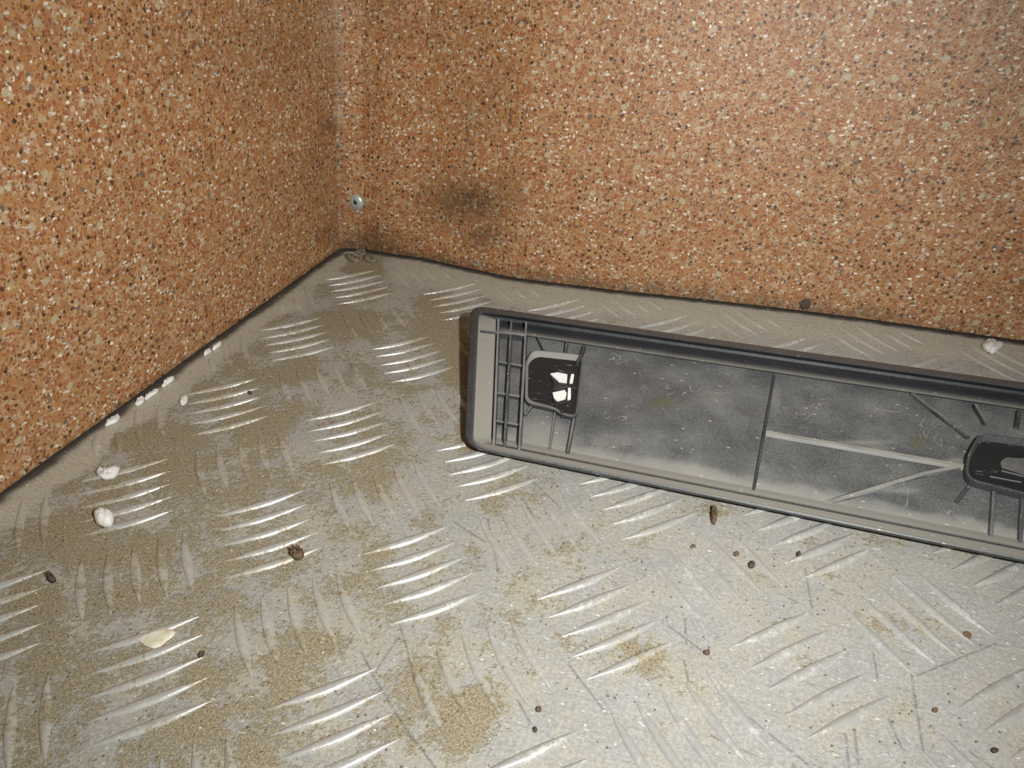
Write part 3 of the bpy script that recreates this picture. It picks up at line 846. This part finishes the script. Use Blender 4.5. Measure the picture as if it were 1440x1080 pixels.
# panel divider and the webs beyond it
rib((1089, 527), (1060, 689), top=-0.0038, thick=.0009, dust=.12, dside=.05)
rib((1077, 607), (1358, 655), top=-0.0040, thick=.0022, dust=.62, dside=.5, taper=1.8)
rib((1350, 655), (1300, 665), top=-0.0037, thick=.0014, dust=.7, dside=.3)
rib((1300, 665), (1148, 711), top=-0.0038, thick=.0018, dust=.6, dside=.3, taper=1.8, top2=-.0046)
rib((1283, 552), (1363, 613), top=-0.0032, thick=.0013, dust=.35)
rib((1372, 568), (1387, 594), top=-0.0029, thick=.0012, dust=.35)
rib((1434, 577), (1431, 600), top=-0.0030, thick=.0014, dust=.2)
rib((1364, 681), (1345, 705), top=-0.0041, thick=.0010, dust=.2)
rib((1398, 690), (1393, 764), top=-0.0040, thick=.0012, dust=.4)
rib((1438, 696), (1435, 766), top=-0.0040, thick=.0012, dust=.3)

def rrect(poly, wv, rad, n=5):
    P_ = [Vector(tl(*q, wv)) for q in poly]; out = []
    for k in range(len(P_)):
        c = P_[k]; d1 = (P_[k - 1] - c); d2 = (P_[(k + 1) % len(P_)] - c)
        r = min(rad, d1.length * .45, d2.length * .45); d1.normalize(); d2.normalize()
        for i in range(n + 1):
            s = i / n
            out.append(c + d1 * r * (1 - s) ** 2 + d2 * r * s ** 2)
    return out
def offset_poly(P_, d):
    n = len(P_); c = sum(P_, Vector((0, 0))) / n; out = []
    for i in range(n):
        a, b = P_[i - 1], P_[(i + 1) % n]
        t_ = (b - a).normalized(); nn = Vector((t_.y, -t_.x))
        if (P_[i] - c).dot(nn) < 0: nn = -nn
        out.append(P_[i] + nn * d)
    return out
def pocket(name, poly, wtop, wfloor, thick, rad, mat_face, dusts, label=None, face=None):
    """upstanding collar with a recessed face; poly are the collar's inner top edge pixels"""
    inn = rrect(poly, wtop, rad); outp = offset_poly(inn, thick); n = len(inn)
    vs = []; fs = []; DU = []
    low = offset_poly(inn, -.0006) if face is None else rrect(face, wfloor, rad)
    for (P_, h, du) in ((outp, W_F, dusts[0]), (outp, wtop - .0004, dusts[0]), (offset_poly(inn, thick * .75), wtop, dusts[1]), (offset_poly(inn, thick * .2), wtop, dusts[1]), (inn, wtop - .0004, dusts[2]), (low, wfloor, dusts[2])):
        for p in P_: vs.append(tw(p.x, p.y, h)); DU.append(du)
    for k in range(5):
        for i in range(n):
            j = (i + 1) % n
            fs.append((k * n + i, k * n + j, (k + 1) * n + j, (k + 1) * n + i))
    col_ = mesh_obj(name + '_collar', vs, fs, M_pl, root, True, {'dust': DU})
    md = col_.modifiers.new('edge', 'EDGE_SPLIT'); md.split_angle = math.radians(40)
    f = offset_poly(low, .0003); vs = [tw(p.x, p.y, wfloor) for p in f] + [tw(p.x, p.y, wfloor - .0006) for p in f]
    fs = [tuple(range(n)), tuple(range(2 * n - 1, n - 1, -1))] + [(i, (i + 1) % n, n + (i + 1) % n, n + i) for i in range(n)]
    fc = mesh_obj(name + '_face', vs, fs, mat_face, root, False, {'dust': [dusts[3]] * (2 * n)})
    if label: fc['label'] = label
    return col_, fc
def plate(name, poly, wv, h, mat, parent, label=None, rad=.0003):
    P_ = rrect(poly, wv + h, rad, 2); n = len(P_)
    vs = [tw(p.x, p.y, wv) for p in P_] + [tw(p.x, p.y, wv + h) for p in P_]
    fs = [tuple(range(n))[::-1], tuple(range(n, 2 * n))] + [(i, (i + 1) % n, n + (i + 1) % n, n + i) for i in range(n)]
    o = mesh_obj(name, vs, fs, mat, parent, False, {'dust': [.05] * (2 * n)})
    if label: o['label'] = label
    return o
def cpx(x, y): return (640 + x * .2407, 420 + y * .2407)      # zoomed-crop coordinates to photograph pixels
pocket('clip_pocket', [cpx(455, 300), cpx(742, 328), cpx(702, 690), cpx(625, 672), cpx(575, 640), cpx(412, 604), cpx(415, 370)], -.0028, -.0047, .0005, .0035, M_gl, (.08, .35, .62, .05), 'shiny black face of the clip pocket',
       face=[cpx(476, 338), cpx(735, 366), cpx(696, 682), cpx(628, 666), cpx(580, 632), cpx(424, 592), cpx(428, 378)])
plate('clip_slot', [cpx(548, 440), cpx(700, 415), cpx(690, 560), cpx(672, 600), cpx(600, 620), cpx(565, 560), cpx(572, 500)], -.0047, .0003, M_hole, root, 'dark slot around the bright clips')
for poly in ([(555, 437), (600, 430), (656, 442), (652, 488), (605, 482)], [(678, 440), (696, 440), (688, 488), (668, 490)], [(570, 548), (640, 533), (652, 550), (645, 580), (598, 594), (578, 582)], [(660, 520), (676, 520), (676, 582), (656, 588)]):
    plate('metal_clip', [cpx(*q) for q in poly], -.0042, .0008, M_clip, root, 'bright white metal clip tab')
for (q1, q2) in (((575, 512), (655, 500)), ((580, 528), (660, 512)), ((562, 450), (585, 505)), ((565, 545), (590, 625))):
    rib(cpx(*q1), cpx(*q2), top=-0.0036, thick=.0006, dust=.1, dside=.0, name='clip_web')
rib(cpx(622, 650), cpx(628, 685), top=-0.0034, thick=.0012, dust=.0, dside=0, name='clip_web')
# second, shinier pocket at the right of the frame
def c3(x, y): return (1140 + x * .2964, 480 + y * .2964)
pocket('keyhole_pocket', [(1381, 610), (1545, 634), (1540, 716), (1362, 672), (1364, 640)], -.0016, -.0044, .0010, .0040, M_gl, (.10, .22, .25, .0), 'glossy black face of the keyhole pocket')
kh = [c3(900, 570), c3(930, 548), c3(980, 556), c3(1040, 552), c3(1140, 570), c3(1130, 650), c3(1010, 632), c3(930, 606), c3(905, 600)]
plate('keyhole_slot', kh, -.0043, .0002, simple('slot_seen_through', (0.09, 0.09, 0.088), (0.14, 0.138, 0.132), 300, 0.7), root, 'grey keyhole slot', rad=.001)
for q1, q2 in (((905, 612), (1012, 640)), ((850, 640), (1000, 668)), ((860, 446), (1000, 474))):
    rib(c3(*q1), c3(*q2), top=-0.0038, thick=.0005, dust=.5, dside=.1, name='scuffed_ridge')

# ------------------------------------------------------------------ the rest of the enclosure, outside the picture
for o in bpy.data.objects:
    if '_o' in o: del o['_o']
